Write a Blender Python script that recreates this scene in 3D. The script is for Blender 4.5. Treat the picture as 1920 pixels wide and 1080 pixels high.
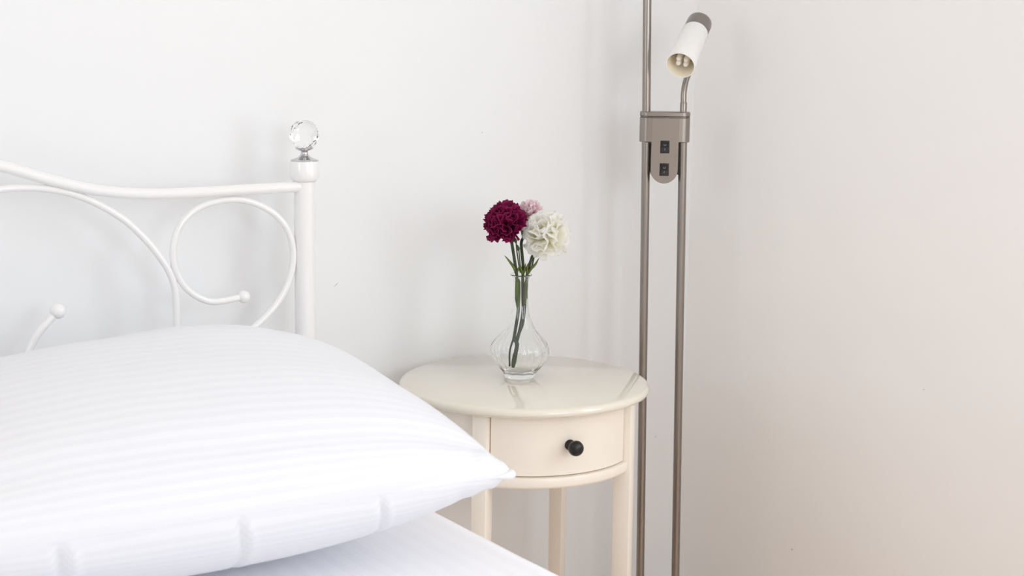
import bpy, bmesh, math, random
from math import sin, cos, pi, radians, sqrt, atan2
from mathutils import Vector, Matrix, noise
random.seed(7)
for o in list(bpy.data.objects): bpy.data.objects.remove(o)
SC = bpy.context.scene
COL = SC.collection

# ---------------------------------------------------------------- camera
f, th, yaw, roll = 3000.0, radians(9.6), radians(33.75), 0.016
F = Vector((sin(yaw)*cos(th), cos(yaw)*cos(th), -sin(th)))
R0 = Vector((cos(yaw), -sin(yaw), 0)); U0 = R0.cross(F)
CR = R0*cos(roll) + U0*sin(roll); CU = -R0*sin(roll) + U0*cos(roll)
cam = bpy.data.cameras.new('camera'); cam.lens = f/1920*36; cam.sensor_width = 36
co = bpy.data.objects.new('camera', cam); COL.objects.link(co)
M = Matrix((CR, CU, -F)).transposed().to_4x4(); M.translation = Vector((-1.4698, -2.4083, 1.2232))
co.matrix_world = M; SC.camera = co
cam.dof.use_dof = True; cam.dof.focus_distance = 2.66; cam.dof.aperture_fstop = 7.0
cam.clip_start = 0.02

# ---------------------------------------------------------------- world, lights, exposure
w = bpy.data.worlds.new('World'); SC.world = w; w.use_nodes = True
w.node_tree.nodes['Background'].inputs[0].default_value = (0.84, 0.92, 1.0, 1)
w.node_tree.nodes['Background'].inputs[1].default_value = 1.3
SC.view_settings.view_transform = 'Standard'; SC.view_settings.look = 'None'
SC.view_settings.gamma = 1; SC.view_settings.use_curve_mapping = False
SC.view_settings.exposure = 0.15
SC.cycles.max_bounces = 24; SC.cycles.diffuse_bounces = 12; SC.cycles.glossy_bounces = 8; SC.cycles.transmission_bounces = 16
WIN = (-2.0, -1.1, 0.72, 1.85)     # window in the right wall: y0 y1 z0 z1
XR = 0.5567
def area(name, loc, d, sx, sy, power, col):
    l = bpy.data.lights.new(name, 'AREA'); l.shape = 'RECTANGLE'; l.size = sx; l.size_y = sy
    l.energy = power; l.color = col
    o = bpy.data.objects.new(name, l); COL.objects.link(o); o.location = loc
    o.rotation_euler = Vector(d).to_track_quat('-Z', 'Y').to_euler(); return o
area('window_daylight', (XR+0.05, (WIN[0]+WIN[1])/2, (WIN[2]+WIN[3])/2), (-1, 0, 0), WIN[1]-WIN[0]-.12, WIN[3]-WIN[2]-.12, 9.5, (0.925, 0.965, 1.0))
area('front_fill_light', (-.3, -3.93, 1.6), (0, 1, 0), 1.2, 1.2, 17.5, (0.93, 0.97, 1.0))  # added fill light from the front, no known window behind it
area('left_fill_light', (-3.63, -1.6, 1.6), (1, 0, 0), 1.2, 1.2, 11, (0.93, 0.97, 1.0))  # invented left-hand fill that flattens the room light

# ---------------------------------------------------------------- materials
def mat(name, col, rough=.5, metal=0, spec=.5, coat=0, trans=0, ior=1.45, bump=None, sss=0, aniso=0, build=None):
    m = bpy.data.materials.new(name); m.use_nodes = True
    nt = m.node_tree; b = nt.nodes['Principled BSDF']
    b.inputs['Base Color'].default_value = (*col, 1); b.inputs['Roughness'].default_value = rough
    b.inputs['Metallic'].default_value = metal; b.inputs['Specular IOR Level'].default_value = spec
    b.inputs['Coat Weight'].default_value = coat; b.inputs['Transmission Weight'].default_value = trans
    b.inputs['IOR'].default_value = ior; b.inputs['Anisotropic'].default_value = aniso
    if bump:
        sc, st, dist = bump
        tc = nt.nodes.new('ShaderNodeTexCoord'); n = nt.nodes.new('ShaderNodeTexNoise'); n.inputs['Scale'].default_value = sc
        n.inputs['Detail'].default_value = 4
        bp = nt.nodes.new('ShaderNodeBump'); bp.inputs['Strength'].default_value = st; bp.inputs['Distance'].default_value = dist
        nt.links.new(tc.outputs['Object'], n.inputs['Vector']); nt.links.new(n.outputs[0], bp.inputs['Height'])
        nt.links.new(bp.outputs[0], b.inputs['Normal'])
    if build: build(m, nt, b)
    return m

def marks(spots, col):
    """small scuffs on the paint, each an ellipsoid region (centre, scale) in object coordinates"""
    def f_(m, nt, b):
        base = b.inputs['Base Color'].default_value[:]
        tc = nt.nodes.new('ShaderNodeTexCoord'); nz = nt.nodes.new('ShaderNodeTexNoise'); nz.inputs['Scale'].default_value = 160
        nt.links.new(tc.outputs['Object'], nz.inputs['Vector'])
        prev = None
        for c, s, rot in spots:
            mp = nt.nodes.new('ShaderNodeMapping'); mp.vector_type = 'TEXTURE'
            mp.inputs['Location'].default_value = c; mp.inputs['Scale'].default_value = s; mp.inputs['Rotation'].default_value = rot
            nt.links.new(tc.outputs['Object'], mp.inputs['Vector'])
            ln = nt.nodes.new('ShaderNodeVectorMath'); ln.operation = 'LENGTH'; nt.links.new(mp.outputs[0], ln.inputs[0])
            ad = nt.nodes.new('ShaderNodeMath'); ad.operation = 'ADD'; nt.links.new(ln.outputs['Value'], ad.inputs[0]); nt.links.new(nz.outputs[0], ad.inputs[1])
            mr = nt.nodes.new('ShaderNodeMapRange'); mr.inputs[1].default_value = .8; mr.inputs[2].default_value = 1.5
            mr.inputs[3].default_value = 1; mr.inputs[4].default_value = 0
            nt.links.new(ad.outputs[0], mr.inputs[0])
            if prev is None: prev = mr.outputs[0]
            else:
                mx = nt.nodes.new('ShaderNodeMath'); mx.operation = 'MAXIMUM'; nt.links.new(prev, mx.inputs[0]); nt.links.new(mr.outputs[0], mx.inputs[1]); prev = mx.outputs[0]
        mc = nt.nodes.new('ShaderNodeMix'); mc.data_type = 'RGBA'
        mc.inputs['A'].default_value = base; mc.inputs['B'].default_value = (*col, 1)
        nt.links.new(prev, mc.inputs['Factor']); nt.links.new(mc.outputs['Result'], b.inputs['Base Color'])
    return f_

WALLC = (0.90, 0.898, 0.893)
m_wall_back = mat('painted_plaster_back', (.835, .850, .862), .55, spec=.3, bump=(9, .25, .004),  # wall paint toned darker and cooler to even out the light here
    build=marks([((-.222, 0, .768), (.006, .02, .0012), (0, -.6, 0)), ((.489, 0, .405), (.002, .02, .002), (0, 0, 0)),
                 ((.07, 0, 1.02), (.0016, .02, .0016), (0, 0, 0))], (.55, .53, .52)))
m_wall_side = mat('painted_plaster_side', (.92, .912, .90), .6, spec=.3, bump=(9, .25, .004),  # same paint lifted and warmed to make up for weaker light
    build=marks([((XR, -.327, .2553), (.02, .0026, .0022), (0, 0, 0)), ((XR, -.62, .62), (.02, .0012, .0012), (0, 0, 0))], (.45, .42, .4)))
m_wall = mat('painted_plaster', WALLC, .6, spec=.3)
m_ceil = mat('ceiling_paint', (.92, .92, .92), .8)
m_trim = mat('trim_paint', (.86, .86, .85), .35)
def planks(m, nt, b):
    tc = nt.nodes.new('ShaderNodeTexCoord'); br = nt.nodes.new('ShaderNodeTexBrick')
    br.inputs['Scale'].default_value = 1; br.inputs['Brick Width'].default_value = 1.2; br.inputs['Row Height'].default_value = .12
    br.inputs['Mortar Size'].default_value = .002
    br.inputs['Color1'].default_value = (.77, .59, .46, 1); br.inputs['Color2'].default_value = (.83, .66, .53, 1)
    br.inputs['Mortar'].default_value = (.3, .2, .14, 1)
    nt.links.new(tc.outputs['Object'], br.inputs['Vector']); nt.links.new(br.outputs[0], b.inputs['Base Color'])
m_floor = mat('oak_floorboards', (.5, .34, .22), .4, build=planks)
m_bed = mat('white_powder_coat', (.86, .86, .86), .22, coat=.5)
m_chrome = mat('chrome', (.62, .62, .63), .12, 1)
m_crystal = mat('cut_crystal', (1, 1, 1), 0, trans=1, ior=1.42)
m_glass = mat('clear_glass', (.985, .995, .99), 0, trans=1, ior=1.46)
m_cream = mat('cream_lacquer', (.90, .84, .75), .3, coat=.3)
m_cream_top = mat('cream_lacquer_top', (.80, .76, .66), .13, coat=.6)  # the cream darkened and greyed, with the top's reflected tone in its colour
m_black = mat('black_knob_paint', (.012, .011, .011), .32)
def brushed(m, nt, b):
    tc = nt.nodes.new('ShaderNodeTexCoord'); mp = nt.nodes.new('ShaderNodeMapping'); mp.inputs['Scale'].default_value = (900, 900, 6)
    n = nt.nodes.new('ShaderNodeTexNoise'); n.inputs['Scale'].default_value = 1
    nt.links.new(tc.outputs['Object'], mp.inputs[0]); nt.links.new(mp.outputs[0], n.inputs['Vector'])
    mr = nt.nodes.new('ShaderNodeMapRange'); mr.inputs[3].default_value = .27; mr.inputs[4].default_value = .30
    nt.links.new(n.outputs[0], mr.inputs[0]); nt.links.new(mr.outputs[0], b.inputs['Roughness'])
m_nickel = mat('brushed_nickel', (.32, .288, .262), .34, 1, build=brushed)
m_nickel_dk = mat('brushed_nickel_cap', (.30, .28, .26), .42, 1, build=brushed)
m_plastic = mat('black_plastic', (.014, .014, .016), .35)
m_mark = mat('grey_print', (.22, .22, .23), .5)
def opal(m, nt, b):
    b.inputs['Subsurface Weight'].default_value = .5; b.inputs['Subsurface Radius'].default_value = (.02, .019, .016)
    b.inputs['Subsurface Scale'].default_value = .3
m_opal = mat('opal_glass', (.9, .895, .87), .2, build=opal)
m_opal_in = mat('opal_glass_inside', (.90, .84, .70), .35)
m_tube = mat('fluorescent_tube', (.86, .83, .76), .3)

def linen(pitch, axis, c1, c2):
    def f_(m, nt, b):
        tc = nt.nodes.new('ShaderNodeTexCoord')
        uv = nt.nodes.new('ShaderNodeSeparateXYZ'); nt.links.new(tc.outputs['UV'], uv.inputs[0])
        mul = nt.nodes.new('ShaderNodeMath'); mul.operation = 'MULTIPLY'; mul.inputs[1].default_value = 2*pi/pitch
        nt.links.new(uv.outputs[axis], mul.inputs[0])
        sn = nt.nodes.new('ShaderNodeMath'); sn.operation = 'SINE'; nt.links.new(mul.outputs[0], sn.inputs[0])
        st = nt.nodes.new('ShaderNodeMapRange'); st.inputs[1].default_value = -.25; st.inputs[2].default_value = .25
        nt.links.new(sn.outputs[0], st.inputs[0])
        mc = nt.nodes.new('ShaderNodeMix'); mc.data_type = 'RGBA'
        mc.inputs['A'].default_value = (*c1, 1); mc.inputs['B'].default_value = (*c2, 1)
        nt.links.new(st.outputs[0], mc.inputs['Factor']); nt.links.new(mc.outputs['Result'], b.inputs['Base Color'])
        rr = nt.nodes.new('ShaderNodeMapRange'); rr.inputs[3].default_value = .85; rr.inputs[4].default_value = .5
        nt.links.new(st.outputs[0], rr.inputs[0]); nt.links.new(rr.outputs[0], b.inputs['Roughness'])
        b.inputs['Sheen Weight'].default_value = .1
        n = nt.nodes.new('ShaderNodeTexNoise'); n.inputs['Scale'].default_value = 6; n.inputs['Detail'].default_value = 3
        nt.links.new(tc.outputs['Object'], n.inputs['Vector'])
        bp = nt.nodes.new('ShaderNodeBump'); bp.inputs['Strength'].default_value = .25; bp.inputs['Distance'].default_value = .01
        b2 = nt.nodes.new('ShaderNodeBump'); b2.inputs['Strength'].default_value = .2; b2.inputs['Distance'].default_value = .0007
        nt.links.new(n.outputs[0], bp.inputs['Height']); nt.links.new(st.outputs[0], b2.inputs['Height'])
        nt.links.new(bp.outputs[0], b2.inputs['Normal']); nt.links.new(b2.outputs[0], b.inputs['Normal'])
    return f_
m_pillow = mat('white_satin_stripe_cotton', (.88, .88, .9), .7, spec=.3, build=linen(.0165, 1, (.80, .812, .85), (.772, .784, .824)))
m_sheet = mat('white_striped_sheet', (.88, .88, .9), .7, spec=.3, build=linen(.03, 0, (.92, .92, .945), (.905, .905, .932)))
m_mattress = mat('mattress_ticking', (.8, .8, .8), .8)
def petalmat(name, c_edge, c_core, tr):
    def f_(m, nt, b):
        at = nt.nodes.new('ShaderNodeAttribute'); at.attribute_name = 'along'
        mc = nt.nodes.new('ShaderNodeMix'); mc.data_type = 'RGBA'
        mc.inputs['A'].default_value = (*c_core, 1); mc.inputs['B'].default_value = (*c_edge, 1)
        nt.links.new(at.outputs['Fac'], mc.inputs['Factor']); nt.links.new(mc.outputs['Result'], b.inputs['Base Color'])
        if tr:
            t = nt.nodes.new('ShaderNodeBsdfTranslucent'); nt.links.new(mc.outputs['Result'], t.inputs['Color'])
            mx = nt.nodes.new('ShaderNodeMixShader'); mx.inputs[0].default_value = tr
            out = nt.nodes['Material Output']
            nt.links.new(b.outputs[0], mx.inputs[1]); nt.links.new(t.outputs[0], mx.inputs[2]); nt.links.new(mx.outputs[0], out.inputs[0])
    return mat(name, c_edge, .6, spec=.2, build=f_)
m_burg = petalmat('burgundy_petals', (.235, .008, .07), (.09, .002, .022), .15)  # bright edges and dark cores paint highlights and shade into the petals
m_white = petalmat('cream_white_petals', (.99, .988, .975), (.98, .965, .84), .55)
m_pink = petalmat('pale_pink_petals', (.97, .86, .89), (.95, .78, .83), .4)
m_stem = mat('dark_green_stem', (.035, .055, .022), .5)
m_leaf = mat('olive_leaf', (.12, .15, .025), .5)
m_sheath = mat('pale_green_sheath', (.11, .15, .04), .5)
m_calyx = mat('calyx_green', (.045, .085, .03), .5)

# ---------------------------------------------------------------- helpers
def obj(name, bm, m, parent=None, smooth=True, angle=None):
    me = bpy.data.meshes.new(name); bmesh.ops.recalc_face_normals(bm, faces=bm.faces[:]) if bm.faces else None
    bm.to_mesh(me); bm.free()
    if m: me.materials.append(m)
    if smooth:
        for p in me.polygons: p.use_smooth = True
        if angle is not None and hasattr(me, 'set_sharp_from_angle'): me.set_sharp_from_angle(angle=radians(angle))
    o = bpy.data.objects.new(name, me); COL.objects.link(o)
    if parent: o.parent = parent
    return o
def thing(name, label, cat, loc=(0, 0, 0), rotz=0, group=None):
    o = bpy.data.objects.new(name, None); COL.objects.link(o); o.empty_display_size = .05
    o.location = loc; o.rotation_euler = (0, 0, rotz); o['label'] = label; o['category'] = cat
    if group: o['group'] = group
    return o
def box(bm, a, b):
    r = bmesh.ops.create_cube(bm, size=1)
    for v in r['verts']:
        v.co = Vector([a[i] + (v.co[i]+.5)*(b[i]-a[i]) for i in range(3)])
    return r['verts']
def bevel(bm, w, seg=2):
    bmesh.ops.bevel(bm, geom=bm.edges[:], offset=w, segments=seg, affect='EDGES', profile=.5)
def lathe(bm, prof, n=48, c=(0, 0, 0), mod=None, closed=False):
    """revolve (r,z) profile about z"""
    rings = []
    for r, z in prof:
        if r < 1e-6: rings.append([bm.verts.new((c[0], c[1], c[2]+z))]); continue
        ring = []
        for i in range(n):
            a = 2*pi*i/n; rr = r*(mod(a, z) if mod else 1)
            ring.append(bm.verts.new((c[0]+rr*cos(a), c[1]+rr*sin(a), c[2]+z)))
        rings.append(ring)
    pairs = list(zip(rings, rings[1:]))
    if closed: pairs.append((rings[-1], rings[0]))
    for A, B in pairs:
        if len(A) == 1 and len(B) == 1: continue
        for i in range(n):
            j = (i+1) % n
            if len(A) == 1: bm.faces.new((A[0], B[j], B[i]))
            elif len(B) == 1: bm.faces.new((A[i], A[j], B[0]))
            else: bm.faces.new((A[i], A[j], B[j], B[i]))
def cat(P, sub=8):
    """Catmull-Rom through points (positions may carry a radius as 4th value)"""
    P = [list(p) for p in P]; Q = [P[0]] + P + [P[-1]]; out = []
    for i in range(1, len(Q)-2):
        for k in range(sub):
            t = k/sub; o = []
            for d in range(len(P[0])):
                a, b, c, e = Q[i-1][d], Q[i][d], Q[i+1][d], Q[i+2][d]
                o.append(.5*((2*b)+(-a+c)*t+(2*a-5*b+4*c-e)*t*t+(-a+3*b-3*c+e)*t**3))
            out.append(o)
    out.append(P[-1]); return out
def tube(bm, P, r=None, n=14, cap=True):
    """P: points (x,y,z) or (x,y,z,r)"""
    V = [Vector(p[:3]) for p in P]; rad = [p[3] if len(p) > 3 else r for p in P]
    T = []
    for i in range(len(V)):
        t = V[min(i+1, len(V)-1)] - V[max(i-1, 0)]; T.append(t.normalized())
    up = Vector((0, 0, 1)) if abs(T[0].z) < .9 else Vector((1, 0, 0))
    N = (up - T[0]*up.dot(T[0])).normalized(); rings = []
    for i in range(len(V)):
        N = (N - T[i]*N.dot(T[i])).normalized(); B = T[i].cross(N)
        rings.append([bm.verts.new(V[i] + (N*cos(2*pi*k/n) + B*sin(2*pi*k/n))*rad[i]) for k in range(n)])
    for A, B in zip(rings, rings[1:]):
        for k in range(n): bm.faces.new((A[k], A[(k+1) % n], B[(k+1) % n], B[k]))
    if cap: bm.faces.new(rings[0][::-1]); bm.faces.new(rings[-1])
def xf(bm, verts, mtx):
    bmesh.ops.transform(bm, matrix=mtx, verts=verts)
def frame(origin, zdir, xhint=(1, 0, 0)):
    z = Vector(zdir).normalized(); x = Vector(xhint); x = (x - z*x.dot(z))
    if x.length < 1e-4: x = Vector((0, 1, 0)) - z*z.y
    x.normalize(); y = z.cross(x)
    m = Matrix((x, y, z)).transposed().to_4x4(); m.translation = Vector(origin); return m
def sphere(bm, c, r, n=20, k=12, sz=1):
    lathe(bm, [(r*sin(pi*i/k), -r*cos(pi*i/k)*sz) for i in range(k+1)], n, c)
def struct(name, bm, m, **k):
    o = obj(name, bm, m, smooth=False, **k); o['kind'] = 'structure'; return o

# ---------------------------------------------------------------- room shell
XL, YF, H = -3.6, -3.9, 2.6
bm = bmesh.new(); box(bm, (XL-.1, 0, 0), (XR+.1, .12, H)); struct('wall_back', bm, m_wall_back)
bm = bmesh.new(); ly0, ly1 = -2.25, -.95
for a, b in (((XL-.12, YF, 0), (XL, ly0, H)), ((XL-.12, ly1, 0), (XL, 0, H)), ((XL-.12, ly0, 0), (XL, ly1, .95)), ((XL-.12, ly0, 2.25), (XL, ly1, H))): box(bm, a, b)
struct('wall_left', bm, m_wall)
bm = bmesh.new()
y0, y1, z0, z1 = WIN
for a, b in (((XR, YF, 0), (XR+.2, y0, H)), ((XR, y1, 0), (XR+.2, 0, H)), ((XR, y0, 0), (XR+.2, y1, z0)), ((XR, y0, z1), (XR+.2, y1, H))): box(bm, a, b)
bmesh.ops.remove_doubles(bm, verts=bm.verts[:], dist=1e-4)
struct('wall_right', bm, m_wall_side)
bm = bmesh.new()
fx0, fx1, fz0, fz1 = -.95, .35, .95, 2.25
for a, b in (((XL-.12, YF-.15, 0), (fx0, YF, H)), ((fx1, YF-.15, 0), (XR+.2, YF, H)), ((fx0, YF-.15, 0), (fx1, YF, fz0)), ((fx0, YF-.15, fz1), (fx1, YF, H))): box(bm, a, b)
struct('wall_front', bm, m_wall)
bm = bmesh.new(); box(bm, (XL-.12, YF-.15, -.1), (XR+.2, .12, 0)); struct('floor', bm, m_floor)
bm = bmesh.new(); box(bm, (XL-.12, YF-.15, H), (XR+.2, .12, H+.1)); struct('ceiling', bm, m_ceil)
def win_frame(bm, u0, u1, w0, w1, d0, d1, ax):
    t = .055
    rects = [(u0, u0+t, w0, w1), (u1-t, u1, w0, w1), (u0, u1, w0, w0+t), (u0, u1, w1-t, w1), ((u0+u1)/2-.04, (u0+u1)/2+.04, w0, w1)]
    for a, b, c, d in rects:
        if ax == 0: box(bm, (d0, a, c), (d1, b, d))
        else: box(bm, (a, d0, c), (b, d1, d))
bm = bmesh.new(); win_frame(bm, y0, y1, z0, z1, XR+.09, XR+.15, 0); w1_ = struct('window_1', bm, m_trim)
bm = bmesh.new(); box(bm, (XR+.118, y0+.05, z0+.05), (XR+.122, y1-.05, z1-.05)); obj('pane', bm, m_glass, w1_, False)
bm = bmesh.new(); box(bm, (XR-.05, y0-.03, z0-.03), (XR+.09, y1+.03, z0)); obj('sill', bm, m_trim, w1_, False)
bm = bmesh.new(); win_frame(bm, fx0, fx1, fz0, fz1, YF-.12, YF-.06, 1); w2_ = struct('fill_window_front', bm, m_trim)  # made-up window that houses the front fill light
bm = bmesh.new(); box(bm, (fx0+.05, YF-.092, fz0+.05), (fx1-.05, YF-.088, fz1-.05)); obj('pane', bm, m_glass, w2_, False)
bm = bmesh.new(); win_frame(bm, ly0, ly1, .95, 2.25, XL-.11, XL-.06, 0); w3_ = struct('fill_window_left', bm, m_trim)  # unseen window added for the left fill light
bm = bmesh.new(); box(bm, (XL-.087, ly0+.05, 1.0), (XL-.083, ly1-.05, 2.2)); obj('pane', bm, m_glass, w3_, False)
for nm, a, b in (('baseboard_back', (XL, -.014, 0), (XR, 0, .08)), ('baseboard_right', (XR-.014, YF, 0), (XR, -.014, .08)), ('baseboard_left', (XL, YF, 0), (XL+.014, -.014, .08))):
    bm = bmesh.new(); box(bm, a, b); struct(nm, bm, m_trim)

# ---------------------------------------------------------------- bed frame
YB = -.09; XC = -1.022; XP = -.325
bed = thing('bed_frame', 'white metal bed frame with scrollwork headboard against the wall', 'bed', (XC, -1.1, 0))
def L(p): return (p[0]-XC, p[1]+1.1, p[2])
def mir(P): return [(2*XC-p[0],) + tuple(p[1:]) for p in P]
for side in (0, 1):
    fx = (lambda P: mir(P)) if side else (lambda P: P)
    # head post with collar
    cx = fx([(XP, YB, 0)])[0][0]
    bm = bmesh.new(); lathe(bm, [(0, 0), (.0172, 0), (.0172, .965), (0, .965)], 32, L((cx, YB, 0))); post = obj('post', bm, m_bed, bed, angle=40)
    bm = bmesh.new()
    lathe(bm, [(0, .958), (.0185, .958), (.0222, .962), (.0236, .966), (.0238, .970), (.0238, .9885), (.0226, .9912), (0, .9915)], 40, L((cx, YB, 0)))
    obj('collar', bm, m_bed, post, angle=50)
    bm = bmesh.new()
    lathe(bm, [(0, .9914), (.0225, .9914), (.0222, .9926), (.0165, .9945), (.010, .9975), (.0072, 1.0000), (.0065, 1.0015), (.0058, 1.0025), (.0056, 1.0062),
               (.0066, 1.0072), (.0105, 1.0085), (.0142, 1.0105), (.0148, 1.0125), (.0142, 1.0128), (0, 1.0122)], 40, L((cx, YB, 0)))
    fin = obj('finial_base', bm, m_chrome, post, angle=60)
    fin['label'] = 'polished chrome finial base'
    bm = bmesh.new(); rr = .0242; zc = 1.0335
    prof = [(0, -.0210)] + [(rr*sin(t), -rr*cos(t)) for t in [radians(a) for a in (30, 52, 76, 100, 124, 148)]] + [(0, rr*.93)]
    prof = [(r_, z_+zc) for r_, z_ in prof]
    rings = []
    n = 10
    for i, (r_, z_) in enumerate(prof):
        if r_ == 0: rings.append([bm.verts.new(L((cx, YB, z_)))]); continue
        off = (i % 2)*pi/n
        rings.append([bm.verts.new(L((cx+r_*cos(2*pi*k/n+off), YB+r_*sin(2*pi*k/n+off), z_))) for k in range(n)])
    bmesh.ops.convex_hull(bm, input=bm.verts[:])
    ball = obj('crystal_ball', bm, m_crystal, post, smooth=False); ball['label'] = 'clear faceted crystal ball finial'
    # scrolls
    arcp = [(-1.0, .79), (-1.004, .83), (-.985, .875), (-.94, .925), (-.88, .957), (-.8104, .9672), (-.775, .968), (-.7384, .9645), (-.7021, .9552), (-.6653, .9383), (-.628, .9141), (-.6051, .8930), (-.5861, .872), (-.5703, .8505), (-.557, .8290), (-.5496, .808), (-.5462, .7843), (-.5465, .7373), (-.55, .68), (-.55, .54)]
    arcp[0] = (-1.008, .54); arcp[1] = (-1.008, .78)
    bm = bmesh.new(); tube(bm, [L(p) for p in cat(fx([(x, YB, z) for x, z in arcp]))], .0056); obj('arch_scroll', bm, m_bed, bed, angle=60)
    sp = [(-.4414, .7782), (-.4701, .7752), (-.4912, .7765), (-.5125, .7860), (-.5314, .8024), (-.544, .8227), (-.5502, .8465), (-.5492, .8696), (-.5418, .8924), (-.5280, .9106), (-.509, .9239), (-.4841, .9322), (-.451, .9352), (-.4221, .9306), (-.394, .9184), (-.3718, .9019), (-.3560, .8812), (-.3477, .8565), (-.3465, .8321), (-.3509, .808), (-.361, .7848), (-.3768, .7622), (-.3962, .7432), (-.4184, .7268), (-.46, .70), (-.51, .665), (-.546, .61)]
    bm = bmesh.new(); tube(bm, [L(p) for p in cat(fx([(x, YB-.001, z) for x, z in sp]))], .0053)
    s_ = obj('ring_scroll', bm, m_bed, bed, angle=60)
    bm = bmesh.new(); sphere(bm, L(fx([(-.4335, YB-.001, .7790)])[0]), .0102); obj('ball_end', bm, m_bed, s_)
    sl = [(-.7370, .7775), (-.7472, .7676), (-.7645, .7490), (-.7779, .7239), (-.785, .69), (-.787, .62), (-.787, .54)]
    bm = bmesh.new(); tube(bm, [L(p) for p in cat(fx([(x, YB-.001, z) for x, z in sl]))], .0056)
    s_ = obj('hook_scroll', bm, m_bed, bed, angle=60)
    bm = bmesh.new(); sphere(bm, L(fx([(-.7320, YB-.001, .7825)])[0]), .0118); obj('ball_end', bm, m_bed, s_)
    # side rail and foot post
    bm = bmesh.new(); box(bm, L((cx-.012, -2.06, .21)), L((cx+.012, YB-.012, .276))); bevel(bm, .003); obj('side_rail', bm, m_bed, bed, angle=40)
    bm = bmesh.new(); lathe(bm, [(0, 0), (.0172, 0), (.0172, .50), (.010, .512), (0, .514)], 28, L((cx, -2.11, 0))); obj('post', bm, m_bed, bed, angle=40)
rail = [(-1.022, 1.035), (-.95, 1.031), (-.88, 1.020), (-.8091, 1.0016), (-.7742, .9905), (-.7379, .9785), (-.7017, .9680), (-.6647, .9595), (-.6074, .9520), (-.5485, .9495), (-.4882, .9493), (-.4255, .9500), (-.333, .9503)]
full = [(2*XC-x, z) for x, z in rail[:0:-1]] + rail
bm = bmesh.new(); tube(bm, [L(p) for p in cat([(x, YB-.004, z) for x, z in full])], .0088, 18); obj('top_rail', bm, m_bed, bed, angle=60)
bm = bmesh.new(); tube(bm, [L((2*XC-XP, YB, .54)), L((XP, YB, .54))], .0088, 16); obj('lower_rail', bm, m_bed, bed, angle=60)
bm = bmesh.new(); tube(bm, [L((2*XC-XP, -2.11, .44)), L((XP, -2.11, .44))], .0088, 16); obj('foot_rail', bm, m_bed, bed, angle=60)
bm = bmesh.new()
for i in range(13): box(bm, L((2*XC-XP+.01, -.2-.15*i, .272)), L((XP-.01, -.13-.15*i, .285)))
obj('slats', bm, m_trim, bed, False)

# ---------------------------------------------------------------- mattress and sheet
ZM = .517; XE = -.304; XW = 2*XC-XE
bm = bmesh.new(); box(bm, (XW+.012, -2.075, .286), (XE-.012, -.132, ZM-.008)); bevel(bm, .03, 4)
mt = obj('mattress', bm, m_mattress, angle=40); mt['label'] = 'thick mattress on the white metal bed, wrapped in a white sheet'; mt['category'] = 'mattress'
def sheet():
    bm = bmesh.new(); uvl = bm.loops.layers.uv.new('UVMap')
    nx, ny = 150, 200; x0, x1, ya, yb = XW, XE, -2.085, -.124; rr = .022; drop = .215
    def prof(t, a, b):      # t in 0..1 across: side drop, rounded edge, top
        Ltop = (b-a)-2*rr; La = rr*pi/2; tot = 2*drop+2*La+Ltop; s = t*tot
        if s < drop: return a, ZM-rr-(drop-s)
        s -= drop
        if s < La: g = s/rr; return a+rr*(1-cos(g)), ZM-rr+rr*sin(g)
        s -= La
        if s < Ltop: return a+rr+s, ZM
        s -= Ltop
        if s < La: g = s/rr; return b-rr+rr*sin(g), ZM-rr+rr*cos(g)
        s -= La; return b, ZM-rr-s
    def sp(a, b, n):
        tot = 2*drop+2*rr*pi/2+(b-a)-2*rr; e = (drop+rr*pi/2)/tot
        return [e*i/14 for i in range(14)] + [e+(1-2*e)*i/n for i in range(n+1)] + [1-e+e*(i+1)/14 for i in range(14)]
    U, V = sp(x0, x1, nx), sp(ya, yb, ny)
    G = []
    for u in U:
        x, zx = prof(u, x0, x1); row = []
        for v in V:
            y, zy = prof(v, ya, yb); z = min(zx, zy) if (zx < ZM-1e-6 or zy < ZM-1e-6) else ZM
            if zx < ZM-rr+1e-6 and zy < ZM-rr+1e-6: z = min(zx, zy)
            if z > ZM-rr*.5:
                d = .0014*noise.noise(Vector((x*5+y*1.2, y*2.2, 0))) + .0008*noise.noise(Vector((x*3-y*2, y*9+x*5, 3)))
                z += d - .001
            else:
                k = min(1, (ZM-rr*.5-z)/.06)
                if zx < zy: x += (1 if x > XC else -1)*.003*k*noise.noise(Vector((y*9, z*3, 1)))
            row.append(bm.verts.new((x, y, z)))
        G.append(row)
    for i in range(len(U)-1):
        for j in range(len(V)-1):
            fc = bm.faces.new((G[i][j], G[i+1][j], G[i+1][j+1], G[i][j+1]))
            for l, (a, b) in zip(fc.loops, ((i, j), (i+1, j), (i+1, j+1), (i, j+1))): l[uvl].uv = (U[a]*2.0, V[b]*2.5)
    o = obj('fitted_sheet', bm, m_sheet); return o
sh = sheet(); sh['label'] = 'smooth white striped sheet stretched over the mattress'; sh['category'] = 'sheet'

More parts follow.
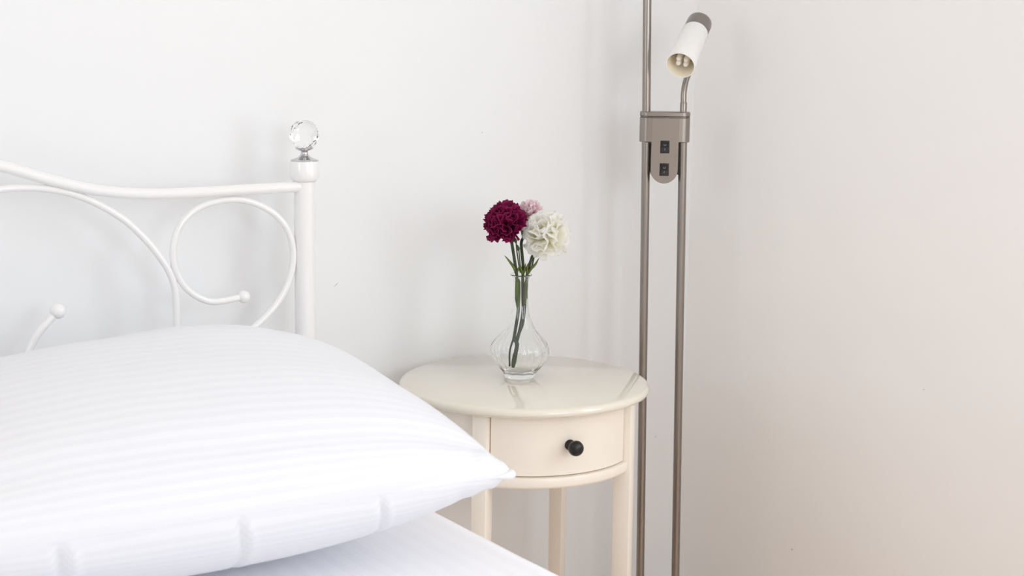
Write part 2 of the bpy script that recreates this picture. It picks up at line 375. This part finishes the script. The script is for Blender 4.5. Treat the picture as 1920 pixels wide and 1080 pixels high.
# ---------------------------------------------------------------- pillow
def pillow():
    bm = bmesh.new(); uvl = bm.loops.layers.uv.new('UVMap')
    Lp, Wp, Tt, Tb, a, b, pin, rot = .80, .5438, .147, .130, 1.9576, .4972, .012, -.0586
    cz = .6482; half = .3611
    cx = -.7124 + half*cos(rot) - Lp/2*cos(rot); cy = -.4802 + half*sin(rot) - Lp/2*sin(rot)
    n, m_ = 240, 180
    def P(i, j, top):
        s = sin((2*i/n-1)*pi/2); v = sin((2*j/m_-1)*pi/2)
        X = Lp/2*s*(1-pin*(1-v*v)); Y = Wp/2*v*(1-pin*(1-s*s))
        s2 = s
        # keep the same fall-off near the right end as for the shorter pillow
        q = abs(s2)
        h = max(0, (1-q**2.45)*(1-abs(v)**a))**b
        edge = max(0, (1-s*s)*(1-v*v))
        if top:
            z = cz + Tt*h
            # fullness behind the right shoulder
            z += .022*math.exp(-((s-.42)/.55)**2-((v-.45)/.35)**2)
            # creases running in from the front seam and the corner
            z += .0035*h*noise.noise(Vector((X*2.5+5, Y*9, 0)))
            z += .003*noise.noise(Vector((X*12+Y*6, Y*5, 7)))*edge**.5
            ds = (v+1)*Wp/2
            z -= .011*math.exp(-((ds-.042)/.017)**2)*(.5+.5*noise.noise(Vector((X*4, 2, 2))))*min(1, (1-q)*8)
        else:
            z = cz - Tb*h
            if v < 0:
                # gathered tucks below the front seam
                for xt, wd, amp, sl in ((-.541, .0045, .006, .35), (-.722, .005, .0065, .3), (-.93, .007, .009, .2), (-.42, .016, .003, .2)):
                    xw = cx + X; d = (xw-xt) - sl*(cz-z)
                    pr = min(1, max(0, (cz-z)/.02))
                    Y += (amp*.8*math.exp(-(d/wd)**2) - amp*.35*math.exp(-((d-wd*1.6)/wd)**2))*pr
                Y += .003*noise.noise(Vector((X*9, z*30, 4)))*edge**.3
            z = max(z, ZM+.0015)
        # rounded corners in plan, a thin soft edge
        ca, cb = Lp/2-abs(X), Wp/2-abs(Y); rc = .013
        if ca < rc and cb < rc:
            dx_, dy_ = rc-ca, rc-cb; mx_ = max(dx_, dy_); dd = sqrt(dx_*dx_+dy_*dy_)
            if dd > 1e-6:
                k = mx_/dd; X = math.copysign(Lp/2-rc+dx_*k, X); Y = math.copysign(Wp/2-rc+dy_*k, Y)
        # soft lumps along the seam near the corner
        cd = sqrt((1-q)**2 + (1-abs(v))**2)
        z += (.0135 if top else -.006)*math.exp(-(cd/.075)**2)*min(1, edge*60)*(1+.4*sin(X*300+Y*90))
        z += .0035*math.exp(-(cd/.16)**2)*sin(X*190-Y*130)*edge**.2
        # rumple corner: knotted ear
        x = cx + X*cos(rot) - Y*sin(rot); y = cy + X*sin(rot) + Y*cos(rot)
        return x, y, z, X, Y
    grid = {}
    for top in (1, 0):
        for i in range(n+1):
            for j in range(m_+1):
                bd = i in (0, n) or j in (0, m_)
                if bd and not top: grid[(top, i, j)] = grid[(1, i, j)]; continue
                x, y, z, X, Y = P(i, j, top); grid[(top, i, j)] = (bm.verts.new((x, y, z)), X, Y)
    # arc length style v coordinate so stripes keep their pitch on the crown
    for top in (1, 0):
        for i in range(n):
            for j in range(m_):
                q = [grid[(top, i, j)], grid[(top, i+1, j)], grid[(top, i+1, j+1)], grid[(top, i, j+1)]]
                try: fc = bm.faces.new([t[0] for t in q])
                except ValueError: continue
                for l, t in zip(fc.loops, q): l[uvl].uv = (t[1], asinv(t[2]/(Wp/2))*Wp*.42)
    o = obj('pillow', bm, m_pillow); return o, cx, cy, cz, Lp, Wp, rot
def asinv(v): return math.asin(max(-1, min(1, v)))
pl, pcx, pcy, pcz, pL, pW, prot = pillow()
pl['label'] = 'plump white pillow with tone on tone stripes at the head of the bed'; pl['category'] = 'pillow'
bm = bmesh.new(); pts = []
for k in range(400):
    t = k/400*4; sgm = int(t); u = -1+2*(t-sgm)
    s, v = ((u, -1), (1, u), (-u, 1), (-1, -u))[sgm]
    X = pL/2*s*(1-.012*(1-v*v)); Y = pW/2*v*(1-.012*(1-s*s)); rc = .013
    ca, cb = pL/2-abs(X), pW/2-abs(Y)
    if ca < rc and cb < rc:
        dx_, dy_ = rc-ca, rc-cb; k_ = max(dx_, dy_)/sqrt(dx_*dx_+dy_*dy_)
        X = math.copysign(pL/2-rc+dx_*k_, X); Y = math.copysign(pW/2-rc+dy_*k_, Y)
    cd = sqrt((1-abs(s))**2+(1-abs(v))**2)
    pts.append((pcx+X*cos(prot)-Y*sin(prot), pcy+X*sin(prot)+Y*cos(prot), pcz, .0006+.0062*math.exp(-(cd/.055)**2)))
pts.append(pts[0]); tube(bm, pts, None, 10); obj('seam', bm, m_pillow, pl)

# ---------------------------------------------------------------- side table
TC = (.0111, -.2335, 0); TR = radians(-10.3)
tab = thing('side_table', 'round cream bedside table with one drawer between bed and floor lamp', 'table', TC, TR)
RT = .2105
prof = [(0, .6045), (.19, .6045), (RT-.008, .605)] + [(RT-.0085+.0085*cos(t), .6135+.0085*sin(t)*(.92)) for t in [radians(a) for a in range(-75, 80, 12)]] + [(RT-.0088, .6220), (0, .6220)]
bm = bmesh.new(); lathe(bm, prof, 128); obj('tabletop', bm, m_cream_top, tab, angle=35)
def arcpanel(bm, r0, r1, a0, a1, z0, z1, n=24):
    """curved panel, angle measured from local -y"""
    def p(r, a, z): return bm.verts.new((r*sin(a), -r*cos(a), z))
    R = [[p(r0, a0+(a1-a0)*i/n, z0), p(r1, a0+(a1-a0)*i/n, z0), p(r1, a0+(a1-a0)*i/n, z1), p(r0, a0+(a1-a0)*i/n, z1)] for i in range(n+1)]
    for A, B in zip(R, R[1:]):
        for k in range(4): bm.faces.new((A[k], A[(k+1) % 4], B[(k+1) % 4], B[k]))
    bm.faces.new(R[0]); bm.faces.new(R[-1][::-1])
ZD0, ZD1, RD = .5065, .6025, .1825
for k in range(4):
    a = radians(45+90*k); d = Vector((sin(a), -cos(a), 0)); t = Vector((cos(a), sin(a), 0)); w2 = .013
    bm = bmesh.new(); vs = box(bm, (-w2, -.193, 0), (w2, -.163, .6045))
    for v in vs:
        if v.co.z < .1: v.co.y += -.004; v.co.x *= .85; 
        if v.co.z < .1 and v.co.y > -.19: v.co.y -= .004
    bevel(bm, .0016, 2); bmesh.ops.rotate(bm, verts=bm.verts[:], cent=(0, 0, 0), matrix=Matrix.Rotation(a, 3, 'Z'))
    obj('leg', bm, m_cream, tab, angle=40)
for k in range(1, 4):
    c = radians(90*k); bm = bmesh.new(); arcpanel(bm, .166, .179, c-radians(41.2), c+radians(41.2), ZD0-.002, .6045)
    obj('apron', bm, m_cream, tab, angle=40)
bm = bmesh.new(); prof = [(0, ZD0-.0195), (.186, ZD0-.0195), (.1885, ZD0-.017), (.189, ZD0-.0155), (.189, ZD0-.0045), (.1878, ZD0-.0025), (.186, ZD0-.002), (0, ZD0-.002)]
lathe(bm, prof, 128)
obj('lower_shelf', bm, m_cream, tab, angle=35)
bm = bmesh.new(); arcpanel(bm, .168, RD, -radians(40.45), radians(40.45), ZD0, ZD1, 40); bevel(bm, .0008, 1)
dr = obj('drawer', bm, m_cream, tab, angle=40)
bm = bmesh.new()
lathe(bm, [(0, 0), (.0088, 0), (.0088, .0025), (.0075, .0045), (.0058, .007), (.0056, .012), (.0066, .0145), (.0095, .0165), (.0118, .0195), (.0126, .0235), (.0118, .0275), (.0095, .031), (.006, .0332), (0, .034)], 36)
bmesh.ops.transform(bm, matrix=frame((0, -RD+.0005, .5555), (0, -1, 0)), verts=bm.verts[:])
kb = obj('knob', bm, m_black, dr, angle=50); kb['label'] = 'round black drawer knob'

# ---------------------------------------------------------------- floor lamp
LO = (.3577, -.1591, 0); LR = -yaw
lamp = thing('floor_lamp', 'brushed nickel floor lamp with twin poles and white glass reading spot', 'lamp', LO, LR)
def lx(z): return -.0162*(z-1.03)*1.0      # the poles lean a little
bm = bmesh.new(); lathe(bm, [(0, 0), (.128, 0), (.13, .003), (.13, .014), (.126, .018), (.03, .02), (0, .02)], 72, (.017, 0, 0)); obj('base', bm, m_nickel, lamp, angle=40)
for sx in (-.0332, .0332):
    bm = bmesh.new(); tube(bm, [(sx+lx(.018), 0, .018), (sx+lx(.5), 0, .5), (sx, 0, 1.03)], .0076, 28); obj('pole', bm, m_nickel, lamp, angle=60)
bm = bmesh.new(); tube(bm, [(-.0332, 0, 1.03), (-.0332-.022*.8, 0, 1.83)], .0076, 28); obj('pole', bm, m_nickel, lamp, angle=60)
bm = bmesh.new(); lathe(bm, [(0, 1.83), (.02, 1.83), (.05, 1.845), (.115, 1.88), (.14, 1.905), (.138, 1.907), (.112, 1.884), (.05, 1.85), (0, 1.846)], 64, (-.0508, 0, 0)); up = obj('uplighter_bowl', bm, m_opal, lamp)
# bracket: stadium band with a rounded tongue
def stadium(bm, hw, hd, z0, z1, c=(0, 0), n=16, rnd=.0015):
    sec = []
    for i in range(n+1): a = -pi/2+pi*i/n; sec.append((c[0]+hw-hd*1.0+hd*cos(a), c[1]+hd*sin(a)))
    for i in range(n+1): a = pi/2+pi*i/n; sec.append((c[0]-hw+hd+hd*cos(a), c[1]+hd*sin(a)))
    rings = []
    for z, k in ((z0, -rnd), (z0+rnd, 0), (z1-rnd, 0), (z1, -rnd)):
        rings.append([bm.verts.new((x+(k if x > 0 else -k), y+(k if y > 0 else -k), z)) for x, y in sec])
    for A, B in zip(rings, rings[1:]):
        for i in range(len(sec)): j = (i+1) % len(sec); bm.faces.new((A[i], A[j], B[j], B[i]))
    bm.faces.new(rings[0][::-1]); bm.faces.new(rings[-1])
bm = bmesh.new(); stadium(bm, .0452, .0150, 1.0060, 1.0513); br = obj('bracket', bm, m_nickel, lamp, angle=35)
bm = bmesh.new(); stadium(bm, .0452, .0150, 1.0519, 1.0610); obj('bracket_lid', bm, m_nickel, lamp, angle=35)
bm = bmesh.new(); stadium(bm, .0448, .0146, 1.0505, 1.0525); obj('bracket_groove', bm, m_nickel_dk, lamp, angle=35)
bm = bmesh.new()
out = [(-.0243, 1.0485), (-.0243, .9575)] + [(-.0243*cos(t), .9575-.0243*sin(t)*1.02) for t in [pi*i/20 for i in range(1, 20)]] + [(.0243, .9575), (.0243, 1.0485)]
fr = [bm.verts.new((x, -.0153, z)) for x, z in out]; bk = [bm.verts.new((x, .0135, z)) for x, z in out]
bm.faces.new(fr); bm.faces.new(bk[::-1])
for i in range(len(out)): j = (i+1) % len(out); bm.faces.new((fr[i], bk[i], bk[j], fr[j]))
bevel(bm, .0002, 1); obj('switch_plate', bm, m_nickel, lamp, angle=35)
for sx in (-1, 1):
    bm = bmesh.new(); box(bm, (sx*.0275-.003, -.004, .948), (sx*.0275+.003, .013, 1.004)); obj('gap_shade', bm, m_plastic, lamp, False)  # black boxes stand in for the shade between tongue and poles
for zc in (.9985, .9578):
    bm = bmesh.new(); box(bm, (-.0083, -.0167, zc-.0113), (.0083, -.013, zc+.0113)); bevel(bm, .0008, 2)
    sw = obj('switch', bm, m_plastic, lamp, angle=40)
    bm = bmesh.new()
    pr = [(-.0095, -.0178), (-.001, -.0168), (.0095, -.0195), (.0095, -.015), (-.0095, -.015)]
    A = [bm.verts.new((-.0062, y, zc+z)) for z, y in pr]; B = [bm.verts.new((.0062, y, zc+z)) for z, y in pr]
    bm.faces.new(A); bm.faces.new(B[::-1])
    for i in range(5): j = (i+1) % 5; bm.faces.new((A[i], B[i], B[j], A[j]))
    obj('rocker', bm, m_plastic, sw, False)
    bm = bmesh.new(); lathe(bm, [(.0014, 0), (.0024, 0), (.0024, .0006), (.0014, .0006)], 20, closed=True)
    bmesh.ops.transform(bm, matrix=frame((0, -.0178, zc+.0042), (0, -1, 0)), verts=bm.verts[:])
    obj('off_mark', bm, m_mark, sw)
    bm = bmesh.new(); box(bm, (-.0005, -.0180, zc-.0062), (.0005, -.0172, zc-.0028)); obj('on_mark', bm, m_mark, sw, False)
# socket, gooseneck, head
bm = bmesh.new(); lathe(bm, [(0, 1.059), (.0062, 1.059), (.0062, 1.0765), (.0056, 1.078), (0, 1.078)], 28, (.0325, 0, 0)); obj('neck_socket', bm, m_nickel, lamp, angle=40)
hb = Vector((.0495, .004, 1.2020)); ho = Vector((.0165, -.079, 1.1455)); ax = (ho-hb).normalized(); GL = (ho-hb).length
gn = [(.0325, 0, 1.074), (.0325, .002, 1.096), (.0365, .008, 1.117), (.0445, .017, 1.136), (.0535, .030, 1.156), (.062, .044, 1.178), (.066, .050, 1.200), (.0650, .043, 1.217), (.0600, .031, 1.2195)]
bm = bmesh.new(); tube(bm, cat(gn), .0053, 20); obj('gooseneck', bm, m_nickel, lamp, angle=60)
FM = frame(hb, ax)
bm = bmesh.new(); prof = [(0, -.0345), (.018, -.0345), (.0205, -.0335), (.0222, -.031), (.0226, -.027), (.0226, .001), (.0212, .004), (0, .004)]
lathe(bm, prof, 48); bmesh.ops.transform(bm, matrix=FM, verts=bm.verts[:]); hd = obj('lamp_head', bm, m_nickel_dk, lamp, angle=40)
bm = bmesh.new()
prof = [(.0218, 0), (.0232, .001), (.0240, .004), (.0246, GL*.5), (.0258, GL-.002), (.0256, GL), (.0243, GL), (.0238, GL-.002), (.0222, GL*.5), (.0214, .006), (.0, .0055), ]
lathe(bm, prof, 56); bmesh.ops.transform(bm, matrix=FM, verts=bm.verts[:])
gs = obj('glass_shade', bm, m_opal, lamp, angle=50); gs.data.materials.append(m_opal_in)
for p_ in gs.data.polygons:
    if 56*6 <= p_.index: p_.material_index = 1
gs['label'] = 'white opal glass tube shade'
for s1, s2 in ((-1, -1), (1, -1), (-1, 1), (1, 1)):
    bm = bmesh.new(); tube(bm, [(s1*.0066, s2*.0048, .004, .0047), (s1*.0066, s2*.0048, GL*.86, .0047), (s1*.0066, s2*.0046, GL*.90, .0040), (s1*.0066, s2*.0044, GL*.92, .0020)], None, 16)
    bmesh.ops.transform(bm, matrix=FM, verts=bm.verts[:]); obj('bulb_tube', bm, m_tube, lamp, angle=60)

# ---------------------------------------------------------------- vase
VX, VY, VZ = .0156, -.2121, .6223
E = Vector((cos(yaw), -sin(yaw), 0)); G = Vector((sin(yaw), cos(yaw), 0))
vase = None
def flute(a, z):
    if z < .004 or z > .11: return 1
    k = min(1, (z-.004)/.02)*min(1, (.11-z)/.05)
    return 1 + .045*k*cos(10*a + z*42)
outp = [(0, 0), (.0225, 0), (.0250, .0012), (.0262, .0035), (.0290, .009), (.0335, .0150), (.0410, .026), (.0468, .036), (.0492, .045), (.0480, .053), (.0440, .060), (.0378, .068), (.0310, .076), (.0250, .085), (.0198, .096), (.0160, .108), (.0134, .121), (.0120, .135), (.0116, .150), (.0120, .163), (.0135, .1695), (.0176, .1735), (.0186, .1750), (.0180, .1765)]
inp = [(.0166, .1762), (.0120, .1715), (.0104, .163), (.0099, .150), (.0103, .135), (.0116, .121), (.0142, .108), (.0180, .096), (.0232, .085), (.0291, .076), (.0358, .068), (.0420, .060), (.0460, .053), (.0472, .045), (.0448, .036), (.0390, .026), (.0305, .0150), (.020, .0090), (0, .0080)]
def sm(P): return [p for p in cat([(a, b, 0) for a, b in P], 3)]
prof = [(max(0, p[0]), p[1]) for p in sm(outp)] + [(max(0, p[0]), p[1]) for p in sm(inp)]
bm = bmesh.new(); lathe(bm, prof, 132, (0, 0, 0), mod=flute)
vase = obj('vase', bm, m_glass); vase.location = (VX, VY, VZ)
vase['label'] = 'small clear fluted glass vase standing on the round cream table'; vase['category'] = 'vase'

# ---------------------------------------------------------------- carnations
def W(u, z, d=0): return Vector((VX, VY, VZ)) + E*u + G*d + Vector((0, 0, z*.965))
def petal(bm, lay, org, d, Lg, wid, curl, ph, tw, serr=.06, ruff=.12, along0=0):
    d = d.normalized(); side = d.cross(Vector((.31, .17, .93))).normalized()
    side = (Matrix.Rotation(tw, 3, d) @ side); nor = d.cross(side)
    nu, nv = 18, 9; G_ = []
    for j in range(nv+1):
        v = j/nv; row = []
        for i in range(nu+1):
            u = -1+2*i/nu
            ws = wid*(.12+.88*v**.8)
            ln = Lg*v*(1-.16*abs(u)**2.5*v) * (1 + (serr*(.5*sin(u*13+ph)+.5*sin(u*29+ph*2)) if j == nv else 0))
            rf = ruff*Lg*v**1.6*(sin(u*5.5+ph)+.5*sin(u*11+ph*1.7)) + curl*Lg*v**2.4
            p = org + d*(ln - abs(curl)*Lg*.35*v**3) + side*(u*ws) + nor*rf
            vert = bm.verts.new(p); vert[lay] = min(1, along0+(1-along0)*v**1.3); row.append(vert)
        G_.append(row)
    for j in range(nv):
        for i in range(nu): bm.faces.new((G_[j][i], G_[j][i+1], G_[j+1][i+1], G_[j+1][i]))
def bloom(name, centre, axis, R, m, parent, seed, n=58, open_=1.25, flat=.0, wd=(.46, .68), ruff=.12, serr=.06):
    rnd = random.Random(seed); bm = bmesh.new(); lay = bm.verts.layers.float.new('along')
    axis = Vector(axis).normalized(); fm = frame((0, 0, 0), axis).to_3x3()
    org = Vector(centre) - axis*R*.55
    for i in range(n):
        t = (i+.5)/n; pol = open_*t**.62*(1+.1*rnd.uniform(-1, 1)); az = i*2.39996+rnd.uniform(-.3, .3)
        d = fm @ Vector((sin(pol)*cos(az), sin(pol)*sin(az), cos(pol)))
        Lg = R*(1.28-.16*t)*rnd.uniform(.88, 1.08)*(1-flat*(1-t))
        tang = fm @ Vector((-sin(az), cos(az), 0))
        side0 = d.cross(Vector((.31, .17, .93))).normalized(); nor0 = d.cross(side0)
        tw = atan2(tang.dot(nor0), tang.dot(side0)) + rnd.uniform(-.9, .9)*(1.1-.5*t)
        petal(bm, lay, org, d, Lg, R*rnd.uniform(*wd), rnd.uniform(-.25, .25)+.08, rnd.uniform(0, 6.28), tw, serr, ruff)
    o = obj(name, bm, m, parent); s = o.modifiers.new('thickness', 'SOLIDIFY'); s.thickness = .00035
    return o
def stemtube(P, r, parent, name='stem', m=None):
    bm = bmesh.new(); tube(bm, cat([tuple(W(*p[:3])) + ((p[3],) if len(p) > 3 else ()) for p in P], 6), r, 10)
    return obj(name, bm, m or m_stem, parent)
def leaf(P, wid, parent, name='leaf', m=None, roll_=0.0):
    """narrow folded blade along P (u,z,d)"""
    Q = [Vector(p) for p in cat([tuple(W(*p)) for p in P], 6)]; bm = bmesh.new(); n = len(Q); R = []
    for i, q in enumerate(Q):
        t = (Q[min(i+1, n-1)]-Q[max(0, i-1)]).normalized(); s = t.cross(G).normalized(); s = Matrix.Rotation(roll_, 3, t) @ s
        k = i/(n-1); w_ = wid*(.55+.45*sin(min(1, k*2)*pi/2))*(1-k**3)+.0001; nn = t.cross(s)
        R.append([bm.verts.new(q-s*w_), bm.verts.new(q+nn*w_*.5), bm.verts.new(q+s*w_), bm.verts.new(q+nn*(w_*.5+.0007))])
    for A, B in zip(R, R[1:]):
        for k in range(4): bm.faces.new((A[k], A[(k+1) % 4], B[(k+1) % 4], B[k]))
    bm.faces.new(R[0]); bm.faces.new(R[-1][::-1]); return obj(name, bm, m or m_leaf, parent)
def calyx(base, top, r, parent):
    a = W(*base); b = W(*top); L_ = (b-a).length; bm = bmesh.new()
    lathe(bm, [(0, 0), (r*.28, 0), (r*.5, L_*.2), (r*.85, L_*.55), (r*1.0, L_*.8), (r*1.05, L_), (r*.9, L_*1.02), (0, L_*.8)], 20, mod=lambda an, z: 1+.05*cos(5*an))
    bmesh.ops.transform(bm, matrix=frame(a, b-a), verts=bm.verts[:]); return obj('calyx', bm, m_calyx, parent)
def flower(name, label):
    t = thing(name, label, 'flower', (VX, VY, VZ+.008), 0); t['group'] = 'carnations in the glass vase'
    return t
def put(root):       # children were built in world coordinates: bring them into the root's frame
    for c in list(root.children):
        c.data.transform(Matrix.Translation(-root.location)); c.data.update()
CAMD = -(F)
# burgundy
fa = flower('carnation', 'dark burgundy carnation, leftmost flower in the glass vase')
bloom('bloom', W(-.0300, .2795, -.004), -G*.62+E*(-.22)+Vector((0, 0, .75)), .0340, m_burg, fa, 3, 50, 1.55)
calyx((-.0160, .238, 0), (-.0240, .262, -.002), .0115, fa)
stemtube([(-.0166, .238, 0), (-.0128, .215, 0), (-.0098, .197, -.002), (-.0072, .180, -.004), (-.0045, .15, -.003), (-.0038, .12, -.003), (-.0072, .09, -.003), (-.0105, .066, -.003)], .0026, fa)
stemtube([(-.0105, .067, -.003), (-.0148, .055, -.003), (-.0172, .04, -.001), (-.0180, .0180, 0)], .0019, fa, 'stem')
stemtube([(-.0100, .068, -.003, .0026), (-.0050, .060, -.005, .0034), (-.0062, .046, -.005, .0036), (-.0100, .0265, -.006, .0042), (-.0112, .018, -.006, .003)], .0028, fa, 'stem')
stemtube([(-.0058, .178, -.007, .0022), (-.0052, .170, -.007, .0042), (-.0050, .150, -.006, .0047), (-.0045, .132, -.005, .0036), (-.0040, .122, -.004, .0022)], .004, fa, 'leaf_sheath', m_sheath)
leaf([(-.0090, .184, -.003), (-.0118, .194, -.005), (-.0190, .205, -.008), (-.0285, .2170, -.010)], .0026, fa)
leaf([(-.0085, .184, -.003), (-.0045, .193, -.007), (-.0010, .203, -.009)], .0020, fa)
# pink
fc = flower('carnation', 'pale pink carnation behind the other two flowers in the vase')
bloom('bloom', W(.0150, .2900, .034), -G*.5+E*.1+Vector((0, 0, .8)), .0225, m_pink, fc, 11, 26, 1.35, ruff=.09)
calyx((.0035, .243, .020), (.0085, .262, .028), .010, fc)
stemtube([(.0035, .245, .020), (-.0005, .236, .012), (.0012, .215, .006), (.0030, .197, .002), (.0028, .17, .002), (.0035, .14, .002), (.004, .115, .002), (-.0005, .085, .001), (-.0055, .062, .001)], .0026, fc)
leaf([(.0032, .182, .001), (.0002, .190, -.004), (-.0020, .200, -.006)], .0026, fc)
leaf([(.0032, .182, .001), (.0062, .192, -.003), (.0072, .203, -.005)], .0024, fc)
# shoot with two buds
for P, bz in (([(-.0015, .186, -.002), (-.0050, .205, -.003), (-.0078, .224, -.003), (-.0092, .238, -.003)], 0), ([(.0002, .186, -.003), (-.0018, .200, -.005), (-.0035, .216, -.005), (-.0045, .225, -.005)], 1)):
    stemtube(P, .0011, fc, 'shoot')
    bm = bmesh.new(); e = P[-1]; a = W(e[0], e[1]-.001, e[2])
    lathe(bm, [(0, 0), (.0016, .001), (.0028, .0035), (.0026, .006), (.0012, .0095), (0, .0112)], 14)
    bmesh.ops.transform(bm, matrix=frame(a, Vector((0, 0, 1))-E*.25), verts=bm.verts[:]); obj('bud', bm, m_calyx, fc)
# white
fb = flower('carnation', 'creamy white carnation, largest flower on the right of the vase')
bloom('bloom', W(.0370, .2575, -.012), -G*.9+E*(-.28)+Vector((0, 0, .42)), .0345, m_white, fb, 5, 30, 1.5, wd=(.62, .9), ruff=.075, serr=.045)
calyx((.0200, .217, .012), (.0300, .236, .006), .0105, fb)
stemtube([(.0205, .218, .012), (.0172, .209, .008), (.0130, .195, .004), (.0100, .180, .001), (.0072, .15, 0), (.0070, .125, 0), (.0045, .098, -.001), (-.0020, .078, -.002), (-.0070, .064, -.002)], .0027, fb)
stemtube([(.0215, .214, .010), (.0190, .200, .006), (.0150, .188, .003)], .0013, fb, 'shoot')
stemtube([(.0090, .176, -.002, .002), (.0085, .165, -.002, .0034), (.0075, .148, -.002, .0036), (.0068, .130, -.001, .0022)], .003, fb, 'leaf_sheath', m_sheath)
leaf([(.0115, .183, .001), (.0165, .193, -.002), (.0235, .201, -.004), (.0300, .2135, -.006)], .0026, fb)
leaf([(.0112, .182, .001), (.0102, .192, -.003), (.0112, .203, -.005)], .0024, fb)
for r_ in (fa, fb, fc): put(r_)
